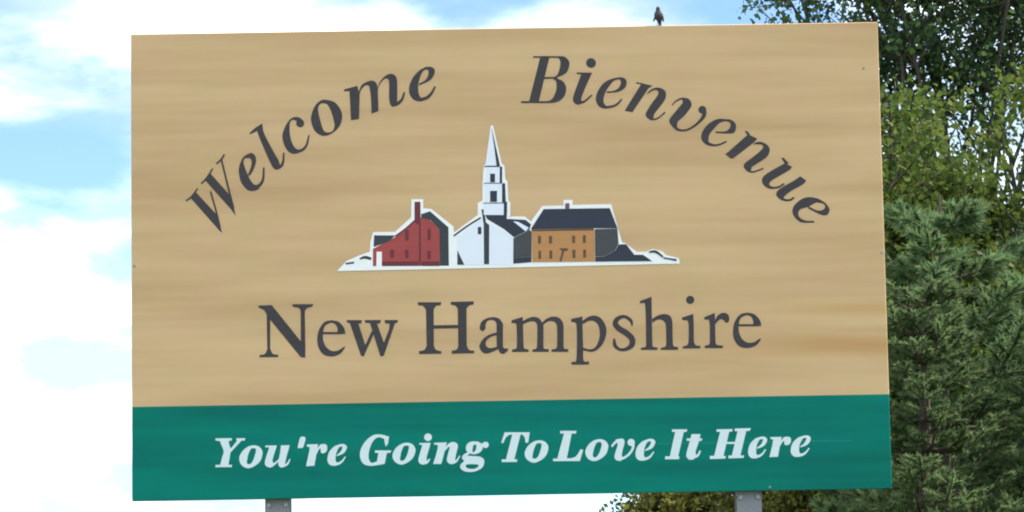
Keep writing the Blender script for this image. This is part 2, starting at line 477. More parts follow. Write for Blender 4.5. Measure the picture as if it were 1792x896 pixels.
def art_mesh(name, spec, mat, parent, base, thick, step=0.00025):
    """one cut vinyl piece; its strokes overlap in hair-thin layers"""
    prims = [s.strip() for s in spec.split('|')]
    loops = []
    for s in prims:
        k, rest = s[0], s[2:]
        if k == 'F':
            pts = []
            for t in rest.split():
                c = t.endswith('*')
                a, b = t.rstrip('*').split(',')
                pts.append((float(a), float(b), c))
            loops.append(('F', smooth_loop(pts)))
        elif k == 'O':
            oo, qq = rest.split('/')
            f = lambda q: smooth_loop([tuple(map(float, t.split(','))) + (False,) for t in q.split()])
            loops.append(('O', f(oo), f(qq)))
        elif k == 'D':
            a, b, r = map(float, rest.split(','))
            th = np.linspace(0, 2 * np.pi, 28, endpoint=False)
            loops.append(('F', np.stack([a + r * np.cos(th), b + r * np.sin(th)], -1)))
        elif k == 'S':
            P = smooth_path([tuple(map(float, t.split(','))) for t in rest.split()])
            T = np.gradient(P[:, :2], axis=0)
            T /= np.linalg.norm(T, axis=1)[:, None] + 1e-9
            Nn = np.stack([-T[:, 1], T[:, 0]], -1) * (P[:, 2:3] / 2)
            loops.append(('R', P[:, :2] + Nn, P[:, :2] - Nn))
    allp = np.concatenate([np.concatenate(l[1:]) for l in loops]) / 1000.0
    cx, cz = (allp.max(0) + allp.min(0)) / 2
    bm = bmesh.new()
    for i, l in enumerate(loops):
        y1 = -(base + thick + i * step)
        y0 = -(base - 0.0003)
        if l[0] == 'F':
            prism_loop(bm, l[1] / 1000.0, y0, y1, cx, cz)
        elif l[0] == 'O':
            ring_loop(bm, l[1] / 1000.0, l[2] / 1000.0, y0, y1, cx, cz)
        else:
            a, b = l[1] / 1000.0, l[2] / 1000.0
            va = [[bm.verts.new((p[0] - cx, y, p[1] - cz)) for p in a] for y in (y1, y0)]
            vb = [[bm.verts.new((p[0] - cx, y, p[1] - cz)) for p in b] for y in (y1, y0)]
            for j in range(len(a) - 1):
                bm.faces.new((va[0][j], va[0][j + 1], vb[0][j + 1], vb[0][j]))
                bm.faces.new((va[0][j], va[1][j], va[1][j + 1], va[0][j + 1]))
                bm.faces.new((vb[0][j], vb[0][j + 1], vb[1][j + 1], vb[1][j]))
            for j in (0, -1):
                bm.faces.new((va[0][j], vb[0][j], vb[1][j], va[1][j]))
    bmesh.ops.recalc_face_normals(bm, faces=bm.faces[:])
    return mesh_obj(name, bm, mat, parent, (cx, 0, Z0 + cz))

LETTERING = r"""
# welcome
W | F -1921,1831* -1893,1871* -1770,1734* -1753,1684* -1734,1618* -1752,1634* | S -1953,1817,9 -1918,1843,11 -1881,1893,8 | S -1747,1652,11 -1770,1753,10 -1803,1873,10 | F -1837,1945* -1805,1986* -1681,1842* -1664,1782* -1652,1723* -1676,1758* | S -1859,1921,9 -1824,1958,11 -1789,2014,8 | S -1665,1770,12 -1694,1890,11 -1736,2069,10 | S -1767,2042,9 -1736,2069,11 -1717,2100,9
e | F -1574,2101* -1605,2077 -1628,2020 -1628,1970 -1613,1920 -1582,1881 -1545,1871 -1507,1883* -1513,1905* -1538,1912 -1560,1938 -1574,1968 -1590,2007 -1601,2045 -1593,2073 -1568,2085* | S -1538,1890,29 -1504,1907,20 -1483,1943,14 -1478,2015,10 | F -1586,2092* -1555,2106 -1530,2088 -1526,2050 -1540,2006 -1563,1966* -1575,1970* -1556,2019 -1551,2051 -1562,2073 -1587,2073*
l | F -1562,2230* -1527,2261* -1486,2286* -1483,2273* -1522,2238* -1562,2220* | F -1522,2255* -1486,2285* -1474,2224 -1412,2100 -1389,2059 -1382,2038* -1377,2013* -1398,2000 -1418,2008 -1438,2044 -1472,2122 -1507,2209* | S -1398,2011,22 -1370,2025,17 -1359,2058,12 -1356,2104,9
c | F -1283,2323* -1313,2311 -1344,2268 -1363,2212 -1356,2161 -1331,2114 -1301,2096 -1270,2098* -1260,2118* -1285,2131 -1305,2165 -1317,2211 -1319,2262 -1314,2293 -1298,2306 -1278,2305* | S -1290,2107,23 -1245,2118,17 -1217,2148,13 -1201,2209,8 | S -1298,2315,14 -1268,2308,28 -1250,2289,36 | D -1254,2283,24
o | O -1106,2427 -1046,2412 -1009,2367 -998,2317 -1015,2262 -1059,2219 -1114,2203 -1163,2232 -1187,2293 -1183,2342 -1161,2392 -1133,2419 / -1109,2404 -1087,2396 -1066,2357 -1053,2313 -1045,2268 -1057,2233 -1087,2224 -1111,2236 -1127,2281 -1139,2331 -1145,2372 -1131,2400
m | F -985,2477* -985,2488* -906,2509* -903,2498* -953,2477* | F -952,2485* -903,2509* -890,2448* -895,2304* -944,2297* | F -894,2476* -876,2514 -837,2536 -804,2538 -783,2513 -778,2446 -777,2351* -818,2336* -822,2447 -829,2497 -837,2511 -859,2508 -882,2481 -892,2448* | F -783,2485* -766,2529 -739,2562 -706,2580 -678,2574 -662,2549 -660,2488 -662,2400* -662,2394* -687,2376* -703,2390 -710,2434 -709,2522 -717,2550 -739,2548 -766,2518 -781,2479* | S -695,2389,27 -659,2396,20 -631,2422,15 -617,2466,9
e | F -481,2621* -525,2597 -564,2553 -587,2498 -585,2454 -561,2418 -523,2406 -490,2414* -495,2428* -517,2431 -530,2459 -532,2503 -523,2547 -503,2591 -476,2607* | S -522,2416,20 -479,2429,20 -451,2457,15 -428,2498,10 | F -492,2618* -454,2620 -430,2601 -436,2568 -461,2535 -527,2505* -526,2517* -488,2538 -468,2574 -471,2599 -492,2604*
# bienvenue
B | F 218,2675* 274,2674* 200,2385* 141,2386* | F 173,2675* 339,2672* 339,2662* 173,2665* | F 94,2398* 261,2395* 260,2383* 94,2386* | F 237,2544* 319,2545* 319,2535* 234,2533* | F 322,2673* 365,2668 391,2640 391,2606 375,2571 345,2552 302,2536* 302,2545* 320,2559 333,2593 340,2632 334,2654 322,2663* | F 294,2543* 319,2533 353,2515 370,2480 364,2437 338,2402 299,2386 252,2383* 252,2395* 278,2403 300,2433 313,2477 310,2516 293,2532*
i | D 526,2627,30 | F 465,2565* 531,2567* 495,2491 466,2422 461,2400 469,2387* 454,2372 433,2372 414,2388 412,2414 426,2457 464,2556* | F 437,2570* 531,2567* 527,2558* 438,2559* | S 446,2381,19 480,2389,13 506,2410,10 527,2428,8
e | F 708,2536* 659,2529 607,2506 569,2461 551,2409 557,2375 578,2351 612,2343 654,2349* 650,2359* 620,2358 602,2372 597,2398 607,2437 632,2480 667,2516 708,2524* | S 620,2351,15 663,2360,14 689,2377,12 709,2402,8 | F 693,2536* 723,2532 740,2512 737,2482 717,2459 682,2444 618,2440* 618,2449* 657,2452 687,2466 704,2491 705,2513 693,2525*
n | F 799,2504* 829,2498* 885,2483* 898,2481* 879,2467* 829,2484* 822,2492* 801,2494* | F 828,2489* 885,2482* 772,2318* 725,2328* | F 862,2429* 884,2453 916,2467 947,2465 973,2448 980,2425 970,2390 930,2337 903,2302 901,2286* 893,2269* 866,2278 852,2301 863,2328 896,2377 925,2415 934,2436 922,2453 898,2449 876,2436* | S 876,2275,12 907,2272,10 939,2287,8 971,2315,9
v | S 1015,2357,6 1038,2381,9 1068,2396,11 1094,2399,9 | F 1064,2398* 1094,2401 1119,2393 1135,2362 1122,2332 1082,2285 1049,2256 1042,2225 1052,2208* 1046,2199* 1017,2221 996,2256 1005,2282 1049,2334 1080,2372 1080,2385* | S 1033,2213,19 1067,2201,13 1106,2205,12 1149,2228,14 1188,2262,18 1208,2292,24 1212,2318,24 | D 1199,2326,24
e | F 1359,2263* 1304,2269 1261,2256 1222,2227 1195,2188 1188,2154 1198,2128 1223,2108 1257,2099* 1259,2112* 1236,2121 1232,2149 1242,2179 1268,2209 1303,2243 1338,2253 1359,2253* | S 1227,2118,17 1265,2106,13 1300,2111,11 1342,2128,9 | F 1329,2265* 1368,2263 1397,2241 1401,2211 1387,2181 1344,2177 1276,2182* 1276,2191* 1327,2190 1353,2199 1369,2224 1363,2246 1338,2253*
n | F 1454,2190* 1469,2191* 1486,2170* 1474,2158* | F 1474,2170* 1529,2143* 1512,2122* 1381,2024* 1366,2021* 1332,2051* 1349,2062* | F 1504,2109* 1523,2120 1550,2122 1581,2109 1602,2083 1599,2052 1579,2025 1539,1998 1492,1968 1488,1952* 1476,1936* 1453,1953 1442,1976 1454,1996 1501,2030 1549,2069 1565,2092 1550,2106 1511,2108* | S 1461,1950,15 1491,1938,11 1522,1944,9 1561,1958,9
u | F 1672,2021* 1687,2022* 1717,1988* 1698,1977* | F 1695,1988* 1737,1965* 1721,1946 1617,1888 1597,1869 1597,1855 1615,1843* 1612,1830* 1572,1845 1551,1878 1563,1911 1618,1948 1679,1980* | S 1588,1847,24 1615,1838,14 1653,1843,12 1686,1862,11 | F 1785,1906* 1821,1879* 1800,1857 1723,1815 1684,1783 1681,1772 1692,1766* 1689,1754* 1656,1769 1636,1794 1647,1822 1697,1854 1746,1880* | S 1665,1772,19 1694,1761,13 1721,1763,12 1744,1777,10
e | F 1916,1753* 1884,1769 1841,1777 1797,1770 1753,1738 1733,1705 1735,1672 1756,1642 1788,1622 1862,1620* 1862,1631* 1809,1634 1775,1653 1766,1680 1779,1702 1806,1712 1828,1717 1856,1733 1883,1744 1915,1739* | F 1879,1770* 1921,1749 1950,1718 1957,1691 1940,1666 1908,1667 1865,1687 1828,1708* 1828,1721* 1882,1695 1914,1697 1931,1713 1921,1735 1878,1745*
# name
N | F -1468,1143* -1446,1133* -1449,870* -1465,871* | F -1513,869* -1480,876 -1465,906* -1447,906* -1432,875 -1400,870* -1401,855* -1513,856* | F -1517,1170* -1437,1172* -1258,943* -1236,897* -1237,849* -1264,852* -1450,1087* -1482,1141* -1515,1158* | F -1261,1150* -1237,1150* -1236,887* -1263,928* | F -1311,1175* -1186,1173* -1191,1159* -1226,1147 -1237,1129* -1261,1130* -1271,1150 -1311,1161*
e | F -1069,1074* -1116,1065 -1149,1023 -1163,968 -1157,912 -1128,867 -1081,853 -1040,861 -1012,882 -993,914* -1009,907* -1039,889 -1076,887 -1109,911 -1127,953 -1127,1004 -1114,1041 -1079,1059* | F -1079,1074* -1033,1063 -1001,1026 -992,989* -1043,990* -1040,1022 -1056,1050 -1079,1059* | F -1133,1003* -1010,1001* -1010,987* -1133,989*
w | F -985,1073* -892,1071* -897,1050* -917,1050* -982,1057* | F -968,1062* -917,1062* -871,912* -882,852* -899,852* | F -880,854* -889,884* -833,1004* -819,990* -877,866* | F -875,1071* -777,1070* -782,1048* -870,1054* | F -845,1060* -805,1060* -756,917* -767,850* -783,850* | F -775,850* -778,887* -728,1012* -723,1059* -692,1051* -763,852* | F -755,1069* -675,1068* -680,1051* -713,1047* -752,1050*
H | F -504,1163* -457,1162* -459,865* -502,866* | F -552,1174* -411,1172* -414,1154* -442,1150 -456,1130* -505,1130* -522,1151 -550,1156* | F -549,859* -549,877* -516,884 -504,906* -458,905* -446,883 -414,874* -414,859* | F -311,1160* -258,1159* -261,862* -311,863* | F -354,1173* -213,1174* -216,1155* -241,1149 -258,1132* -312,1132* -326,1150 -351,1156* | F -351,858* -351,876* -321,883 -310,906* -260,905* -246,879 -216,874* -216,859* | F -469,1032* -298,1032* -299,1013* -469,1012*
a | F -78,1030* -39,1030* -41,929 -38,889 -9,884* -15,868 -36,853 -56,855 -68,874* -79,904* | F -181,1012* -170,1047 -137,1069 -97,1076 -62,1066 -40,1035 -39,1015* -77,1015* -82,1046 -107,1059 -135,1051 -145,1026 -146,1006 -164,991 -178,1002* | F -68,985* -119,971 -159,946 -183,906 -176,876 -151,856 -116,861 -65,884* -70,899* -100,890 -130,890 -146,911 -139,936 -109,958 -69,967*
m | F 13,1055* 81,1074* 82,1020 83,899 89,882 113,876* 113,861* 13,862* 13,876* 38,884 43,905 41,1030 13,1038* | F 75,1044* 104,1062 146,1074 178,1065 196,1042 205,1023 203,902 207,880 235,876* 235,859* 136,861* 136,874* 160,882 165,903 168,1019 159,1040 136,1047 103,1039 77,1025* | F 198,1037* 224,1060 261,1073 298,1067 321,1040 327,1007 325,900 329,878 353,874* 353,857* 251,859* 252,873* 280,880 286,901 288,1008 279,1036 256,1046 228,1041 198,1019*
p | F 374,1057* 443,1071* 442,1038 443,875 445,802 478,797* 475,778* 371,779* 371,795* 400,804 405,1025 374,1040* | F 441,1043* 479,1068 516,1075 553,1059 582,1012 584,961 564,906 530,869 493,855 442,865* 442,881* 479,871 512,879 536,916 546,967 538,1013 515,1039 483,1044 445,1024*
s | S 742,1007,6 735,1040,20 696,1066,20 654,1052,27 641,1021,33 666,991,35 705,966,36 739,931,36 738,894,33 707,869,23 666,866,18 636,891,22 632,933,12
h | F 792,1159* 863,1184* 863,1147 862,896 867,880 893,875* 891,860* 791,862* 792,874* 821,881 824,902 823,1141 793,1145* | F 864,1050* 902,1070 939,1077 971,1067 985,1038 986,992 986,899 993,880 1018,875* 1016,858* 911,860* 912,872* 939,879 946,900 946,1006 938,1030 915,1044 887,1040 866,1025*
i | D 1097,1161,25 | F 1044,1054* 1113,1075* 1115,1027 1114,911 1124,885 1153,880* 1151,865* 1045,866* 1046,879* 1074,888 1081,911 1082,1028 1046,1039*
r | F 1180,1054* 1243,1079* 1245,1034 1244,914 1251,886 1289,880* 1287,864* 1178,866* 1178,880* 1205,889 1210,914 1209,1033 1181,1039* | F 1241,1025* 1261,1062 1293,1079 1321,1071 1331,1047 1325,1023 1310,1018 1297,1034 1274,1039 1245,1011*
e | F 1447,1078* 1400,1068 1366,1028 1352,974 1356,920 1385,876 1432,862 1474,870 1503,890 1522,921* 1506,915* 1475,897 1437,896 1405,919 1388,960 1388,1010 1402,1046 1437,1062* | F 1438,1078* 1484,1067 1516,1030 1524,995* 1473,996* 1476,1026 1461,1054 1437,1062* | F 1382,1008* 1506,1006* 1506,993* 1382,995*
# slogan
Y | F -1760,368* -1705,367* -1699,330 -1689,302 -1693,277 -1706,204* -1756,204* -1743,253 -1733,290 -1748,333* | F -1782,370* -1683,369* -1684,356* -1705,352* -1761,353* -1782,357* | F -1783,210* -1684,209* -1684,195* -1783,196* | F -1699,296* -1647,358* -1622,358* -1683,292* -1697,277* | F -1656,368* -1602,368* -1607,353* -1656,354*
o | O -1551,324 -1521,316 -1502,293 -1500,268 -1512,231 -1540,204 -1580,187 -1614,196 -1635,221 -1639,255 -1619,291 -1585,317 / -1558,307 -1542,304 -1539,290 -1546,263 -1557,232 -1571,214 -1586,211 -1594,219 -1592,239 -1586,266 -1576,291 -1568,303
u | F -1482,321* -1413,321* -1418,304 -1432,261 -1440,230 -1435,216* -1439,192* -1460,189 -1482,202 -1485,225 -1475,262 -1461,308 -1481,310* | S -1448,198,18 -1420,216,11 -1395,239,9 | F -1388,321* -1336,321* -1342,296 -1354,257 -1362,223* -1367,191* -1389,188 -1403,201 -1404,227 -1394,273* | S -1380,196,17 -1352,207,12 -1334,238,6
' | F -1261,372 -1242,367 -1241,350 -1252,314 -1258,303* -1288,303* -1280,339 -1273,363
r | F -1232,324* -1164,324* -1172,282 -1188,195* -1238,193* -1215,304 -1231,311* | S -1177,266,8 -1165,294,11 -1149,310,17 | F -1160,300* -1150,322 -1120,323 -1110,308 -1114,281 -1133,269 -1148,274 -1149,297*
e | F -1027,322* -1064,311 -1096,280 -1108,244 -1106,213 -1087,195 -1057,192* -1047,210* -1058,218 -1060,243 -1052,277 -1037,304 -1018,308* | S -1069,202,17 -1041,206,15 -1019,221,11 -1001,246,7 | F -1037,322* -1009,322 -992,308 -997,285 -1016,264 -1054,250* -1051,259* -1033,273 -1021,292 -1019,307 -1037,308*
G | F -759,371* -796,377 -833,372 -874,342 -902,302 -913,265 -909,228 -891,200 -857,189 -824,190 -774,197* -811,215* -820,212 -839,206 -854,215 -861,240 -858,277 -843,320 -821,350 -797,360 -772,352 -760,352* | F -772,369* -737,364* -743,321* -757,302* -763,325* -766,352* | F -801,273* -749,272* -765,199* -814,196* | F -823,281* -724,279* -730,265* -822,266*
o | O -630,324 -599,316 -582,294 -579,271 -592,236 -619,210 -659,193 -692,202 -713,226 -716,258 -697,293 -663,317 / -636,307 -621,305 -618,292 -625,265 -636,236 -650,219 -665,216 -672,224 -670,243 -664,269 -655,292 -647,304
i | D -502,355,23 | F -556,321* -487,321* -495,290 -512,235 -511,216* -516,194* -541,191 -559,205 -561,226 -549,269 -539,306 -554,312* | S -536,198,15 -510,204,14 -493,225,7
n | F -466,321* -389,322* -401,276 -424,193* -474,193* -454,252 -444,304 -465,310* | F -401,288* -379,313 -354,324 -330,316 -323,296 -331,263 -340,223 -338,210* -341,194* -369,191 -387,204 -390,224 -381,260 -372,291 -379,294 -401,270* | S -364,199,14 -335,207,12 -312,240,6
g | O -225,325 -197,321 -175,303 -174,282 -189,260 -220,248 -248,252 -269,265 -275,286 -268,308 -253,320 -237,325 / -221,306 -214,305 -211,296 -214,281 -221,267 -228,260 -234,262 -236,270 -234,283 -231,296 -227,303 -224,306 | S -181,299,12 -167,312,14 | D -156,303,19 | S -257,255,15 -279,243,18 -288,228,23 -276,219,23 | O -233,237 -187,231 -166,211 -170,180 -188,159 -225,144 -265,142 -296,152 -311,170 -307,189 -288,207 -276,236 / -233,188 -215,187 -201,184 -202,175 -212,166 -228,160 -249,160 -268,165 -277,173 -277,180 -272,187 -255,188
T | F 7,367* 57,366* 14,209* -36,208* | F -61,214* 33,213* 31,197* -60,198* | F -40,377* 111,374* 108,361* -42,363* | F -40,377* -6,364* -29,350 -40,332 -48,313* -62,313* -52,342* | F 66,363* 111,374* 101,312* 85,312* 81,343*
o | O 169,325 200,317 219,295 221,271 208,235 180,208 139,191 105,200 83,225 80,258 100,293 135,318 / 163,308 178,306 181,292 174,265 163,235 149,218 133,215 125,223 127,242 134,269 144,293 152,305
L | F 319,369* 365,368* 330,207* 273,208* | F 295,380* 393,378* 390,362* 295,364* | F 249,213* 415,214* 410,196* 249,198* | F 330,208* 363,215 389,227 416,267* 431,263* 410,196* 329,197*
o | O 532,326 562,318 580,296 582,272 569,237 541,211 502,194 468,203 448,227 445,259 464,294 498,319 / 525,309 540,306 543,293 537,267 525,238 511,220 496,217 489,225 490,244 497,270 507,294 515,305
v | F 626,321* 653,326 675,324 681,301 670,262 663,228 669,215* 660,193* 635,195 620,210 621,232 634,271 640,296 631,305* | S 603,279,11 619,299,14 641,317,15 | S 646,202,15 678,212,14 707,233,14 729,264,14 733,291,18 | D 721,303,22
e | F 831,322* 792,310 760,280 747,243 749,212 768,194 799,192* 809,210* 798,218 797,243 804,276 821,304 840,308* | S 787,201,17 815,205,15 838,220,11 856,245,7 | F 821,322* 849,322 866,308 861,285 842,263 802,249* 805,258* 825,273 837,291 839,307 821,308*
I | F 989,367* 1041,366* 1001,208* 951,209* | F 969,377* 1060,376* 1057,361* 969,362* | F 924,216* 1010,214* 1007,197* 923,198*
t | F 1086,347* 1140,346* 1128,298 1107,239 1110,228* 1097,195* 1070,193 1052,213 1055,240 1073,299* | F 1056,321* 1150,319* 1146,305* 1056,307* | S 1084,204,16 1119,217,14 1137,247,8
H | F 1260,363* 1315,362* 1273,204* 1217,205* | F 1365,364* 1417,363* 1375,205* 1324,206* | F 1238,373* 1334,373* 1331,358* 1237,358* | F 1348,376* 1444,377* 1438,361* 1347,360* | F 1193,214* 1289,212* 1286,196* 1193,195* | F 1306,214* 1399,213* 1396,198* 1305,197* | F 1280,296* 1365,295* 1362,283* 1277,284*
e | F 1506,324* 1469,313 1438,282 1425,245 1427,215 1445,196 1475,194* 1484,212* 1474,220 1473,245 1480,279 1496,306 1515,310* | S 1463,203,17 1490,208,15 1512,223,11 1530,248,7 | F 1497,324* 1524,324 1540,310 1535,287 1516,266 1478,251* 1481,261* 1500,275 1512,293 1514,309 1496,310*
r | F 1560,321* 1629,321* 1620,282 1603,202* 1552,200* 1577,303 1562,309* | S 1615,268,8 1628,293,11 1644,309,17 | F 1633,299* 1643,319 1674,320 1684,307 1679,281 1660,271 1645,275 1644,296*
e | F 1767,327* 1729,315 1696,285 1682,249 1684,219 1703,201 1735,199* 1745,217* 1734,224 1732,249 1740,282 1757,309 1776,313* | S 1722,208,17 1751,212,15 1774,227,11 1793,251,7 | F 1758,326* 1786,327 1803,313 1798,290 1778,269 1738,255* 1741,264* 1761,278 1773,296 1776,312 1757,313*
# emblem
village_cutout/white | F -1039,1372* -980,1433* -901,1466* -839,1487* -835,1547* -818,1606* -684,1606* -586,1693* -582,1804* -510,1803* -511,1748* -462,1742* -329,1632* -327,1596* -181,1701* -180,1775* -151,1788* -149,1896* -140,2004* -128,2013* -93,2249* -79,2249* -30,2013* -14,2002* -9,1916* 3,1905* 7,1785* 18,1774* 17,1694* 2,1688* 103,1687* 141,1655* 212,1749* 341,1750* 341,1784* 397,1783* 396,1753* 631,1753* 692,1518* 710,1514* 782,1458* 839,1460* 878,1475* 936,1459* 958,1436* 1035,1416* 1039,1383* -29,1376*
red_house/red | F -820,1504* -664,1584* -570,1670* -538,1690* -493,1694* -414,1618* -413,1394* -767,1397* -766,1486* -798,1487* -801,1398* -821,1398*
red_house_roof/dark | F -812,1587* -681,1584* -726,1546* -816,1515*
red_house_roof/dark | F -525,1712* -470,1728* -360,1628* -361,1393* -415,1394* -415,1618* -471,1675* -525,1690*
red_house_chimney/maroon | F -564,1788* -528,1787* -530,1395* -543,1396* -539,1644* -566,1662*
red_house_eave/maroon | S -684,1577,11 -618,1625,11 -563,1673,11
red_house_window/maroon | F -624,1615* -601,1615* -602,1552* -625,1552*
red_house_window/maroon | F -488,1621* -468,1621* -469,1553* -489,1553*
red_house_window/maroon | F -717,1497* -692,1496* -693,1447* -717,1447*
red_house_window/maroon | F -625,1496* -604,1496* -605,1444* -625,1444*
red_house_window/maroon | F -490,1486* -470,1486* -471,1434* -491,1434*
red_house_base/maroon | F -767,1426* -547,1423* -548,1395* -767,1398*
red_house_base/maroon | F -525,1422* -419,1421* -417,1392* -525,1394*
brush/dark | S -986,1416,11 -935,1422,11
brush/dark | S -901,1444,9 -868,1453,18 -831,1443,16
church_front/snow | F -308,1568* -159,1678* 32,1565* 29,1392* -311,1398*
church_eave/dark | S -329,1575,10 -247,1633,10 -163,1684,10
church_shade/dark | F -308,1488* -267,1397* -310,1398*
church_corner/dark | F -158,1735* -142,1734* -132,1655* -112,1638* -117,1398* -148,1398* -146,1638*
church_window/dark | F -182,1627* -160,1627* -161,1582* -183,1582*
church_roof/navy | F -136,1700* -4,1704* -6,1674* 64,1669* 108,1666* 141,1638* 131,1607* 37,1560* -25,1613* -123,1674*
church_side/slate | F 33,1555* 131,1605* 144,1592* 141,1440* 30,1434*
church_side_base/navy | F 30,1433* 141,1439* 140,1406* 30,1399*
roof_snow/snow | F 33,1659* 63,1655* 127,1618* 109,1595*
tower/snow | F -144,1768* -22,1766* -24,1698* -145,1700*
tower_shade/navy | F -21,1779* -2,1779* -3,1706* -23,1700*
tower/snow | F -136,1891* -31,1889* -33,1775* -138,1776*
tower_shade/navy | F -30,1893* -12,1892* -10,1780* -32,1772*
tower/snow | F -123,1992* -43,1991* -45,1896* -125,1898*
tower_shade/navy | F -42,1995* -28,1995* -30,1894* -44,1894*
tower_window/navy | F -104,1847* -61,1847* -63,1778* -105,1779*
tower_window/navy | F -102,1953* -72,1952* -73,1899* -103,1900*
tower_trim/navy | S -137,1998,6 -83,1997,6 -43,1996,6
tower_trim/navy | S -141,1894,4 -85,1894,4 -31,1893,4
tower_trim/navy | S -146,1773,4 -87,1772,4 -22,1771,4
spire/snow | F -89,2231* -63,2002* -122,2003*
spire_shade/navy | F -87,2231* -41,2000* -61,2000* -74,2126*
inn_roof/navy | F 141,1610* 220,1730* 621,1729* 666,1605* 525,1608* 144,1607*
inn_eave/brown | F 144,1605* 523,1607* 523,1594* 144,1595*
inn_front/ochre | F 145,1594* 526,1594* 524,1404* 145,1406*
inn_side/slate | F 529,1602* 665,1603* 670,1509* 649,1472* 582,1436* 527,1434*
inn_brush/navy | F 527,1431* 583,1434* 652,1471* 671,1505* 716,1507* 764,1441* 817,1440* 871,1401* 527,1403*
inn_chimney/mauve | F 352,1764* 377,1763* 376,1731* 351,1731*
inn_window/brown | F 182,1567* 201,1566* 200,1519* 181,1519*
inn_window/brown | F 249,1565* 268,1565* 267,1518* 248,1518*
inn_window/brown | F 389,1565* 408,1565* 407,1518* 388,1518*
inn_window/brown | F 454,1566* 473,1566* 472,1518* 453,1518*
inn_window/brown | F 183,1475* 200,1475* 199,1425* 182,1425*
inn_window/brown | F 250,1476* 268,1475* 267,1425* 249,1425*
inn_window/brown | F 390,1478* 408,1478* 407,1427* 389,1428*
inn_window/brown | F 455,1478* 472,1478* 471,1428* 454,1428*
inn_door/brown | F 309,1489* 362,1488* 361,1473* 340,1468* 322,1407* 309,1407* 325,1470*
brush/dark | S 854,1456,9 894,1458,15 938,1425,10
brush/dark | S 941,1419,9 981,1412,9 1020,1404,12
"""
section = None
plate = None
layer = 0
for line in LETTERING.strip().splitlines():
    if line.startswith('#'):
        section = line[2:].strip(); continue
    key, spec = line.split(' | ', 1)
    if section == 'emblem':
        part, colour = key.split('/')
        if part == 'village_cutout':
            plate = art_mesh(part, spec, ART[colour], sign, 0.0005, 0.004)
            plate['label'] = 'white cut-out emblem of red house, steepled church and ochre inn'
        else:
            layer += 1
            o = art_mesh(part, spec, ART[colour], plate, 0.0046, 0.0006 + layer * 0.00006, 0.00003)
            o.location -= plate.location
    else:
        art_mesh('letter', spec, M_SLOGAN if section == 'slogan' else M_INK, sign, 0.0005, 0.0012)

# ------------------------------------------------------------------ a small bird on the top edge
def make_bird(loc):
    # rings along the spine, from tail tip over the back to the beak base (x across, z up, y depth), sizes in metres
    spine = [(0.012, 0.030, -0.006, 0.005, 0.002), (0.010, 0.024, 0.012, 0.008, 0.004), (0.006, 0.014, 0.030, 0.014, 0.011),
             (0.002, 0.004, 0.046, 0.022, 0.020), (0.000, 0.000, 0.062, 0.0265, 0.025), (-0.001, -0.002, 0.076, 0.025, 0.024),
             (-0.001, -0.004, 0.088, 0.018, 0.018), (-0.002, -0.006, 0.097, 0.0130, 0.0145), (-0.002, -0.008, 0.106, 0.0125, 0.0145),
             (-0.003, -0.010, 0.114, 0.0095, 0.011), (-0.003, -0.011, 0.119, 0.004, 0.005)]
    root = empty('bird', loc)
    n = 14
    bm = bmesh.new()
    rings = []
    for x, y, z, rx, ry in spine:
        rings.append([bm.verts.new((x + rx * math.cos(a), y + ry * math.sin(a), z + 0.25 * ry * math.sin(a))) for a in np.linspace(0, 2 * math.pi, n, endpoint=False)])
    for a, b in zip(rings, rings[1:]):
        for i in range(n):
            bm.faces.new((a[i], a[(i + 1) % n], b[(i + 1) % n], b[i]))
    bm.faces.new(rings[0][::-1]); bm.faces.new(rings[-1])
    body = mesh_obj('body', bm, M_BIRD, root, smooth=True)
    for s in (-1, 1):                                       # folded wings
        bm = bmesh.new()
        bmesh.ops.create_uvsphere(bm, u_segments=12, v_segments=8, radius=1.0)
        bmesh.ops.transform(bm, verts=bm.verts[:], matrix=Matrix.Translation((s * 0.023 + 0.003, 0.006, 0.054)) @ Matrix.Rotation(-0.28 * s + 0.12, 4, 'Y') @ Matrix.Rotation(-0.35, 4, 'X') @ Matrix.Diagonal((0.007, 0.015, 0.034, 1)))
        mesh_obj('wing', bm, M_BIRD, root, smooth=True)
        bm = bmesh.new()
        bmesh.ops.create_cone(bm, cap_ends=True, segments=6, radius1=0.0015, radius2=0.0018, depth=0.036, matrix=Matrix.Translation((s * 0.009 + 0.003, -0.004, 0.018)))
        for k in (-0.5, 0.0, 0.5):                            # toes
            bmesh.ops.create_cone(bm, cap_ends=True, segments=5, radius1=0.0014, radius2=0.0008, depth=0.014,
                                  matrix=Matrix.Translation((s * 0.009 + 0.003 + 0.005 * math.sin(k), -0.004 - 0.006 * math.cos(k), 0.0012)) @ Matrix.Rotation(k, 4, 'Z') @ Matrix.Rotation(math.pi / 2, 4, 'X'))
        mesh_obj('leg', bm, M_BEAK, root)
        bm = bmesh.new()
        bmesh.ops.create_uvsphere(bm, u_segments=8, v_segments=6, radius=0.0022, matrix=Matrix.Translation((-0.002 + s * 0.0105, -0.013, 0.109)))
        mesh_obj('eye', bm, M_BEAK, root, smooth=True)
    bm = bmesh.new()
    bmesh.ops.create_cone(bm, cap_ends=True, segments=8, radius1=0.0042, radius2=0.0005, depth=0.016,
                          matrix=Matrix.Translation((-0.004, -0.026, 0.109)) @ Matrix.Rotation(math.pi / 2 + 0.1, 4, 'X'))
    mesh_obj('beak', bm, M_BEAK, root, smooth=True)
    tag(root, 'small dark bird perched on the top edge of the sign', 'bird')
make_bird((0.945, 0.014, Z0 + HS + 0.0008))

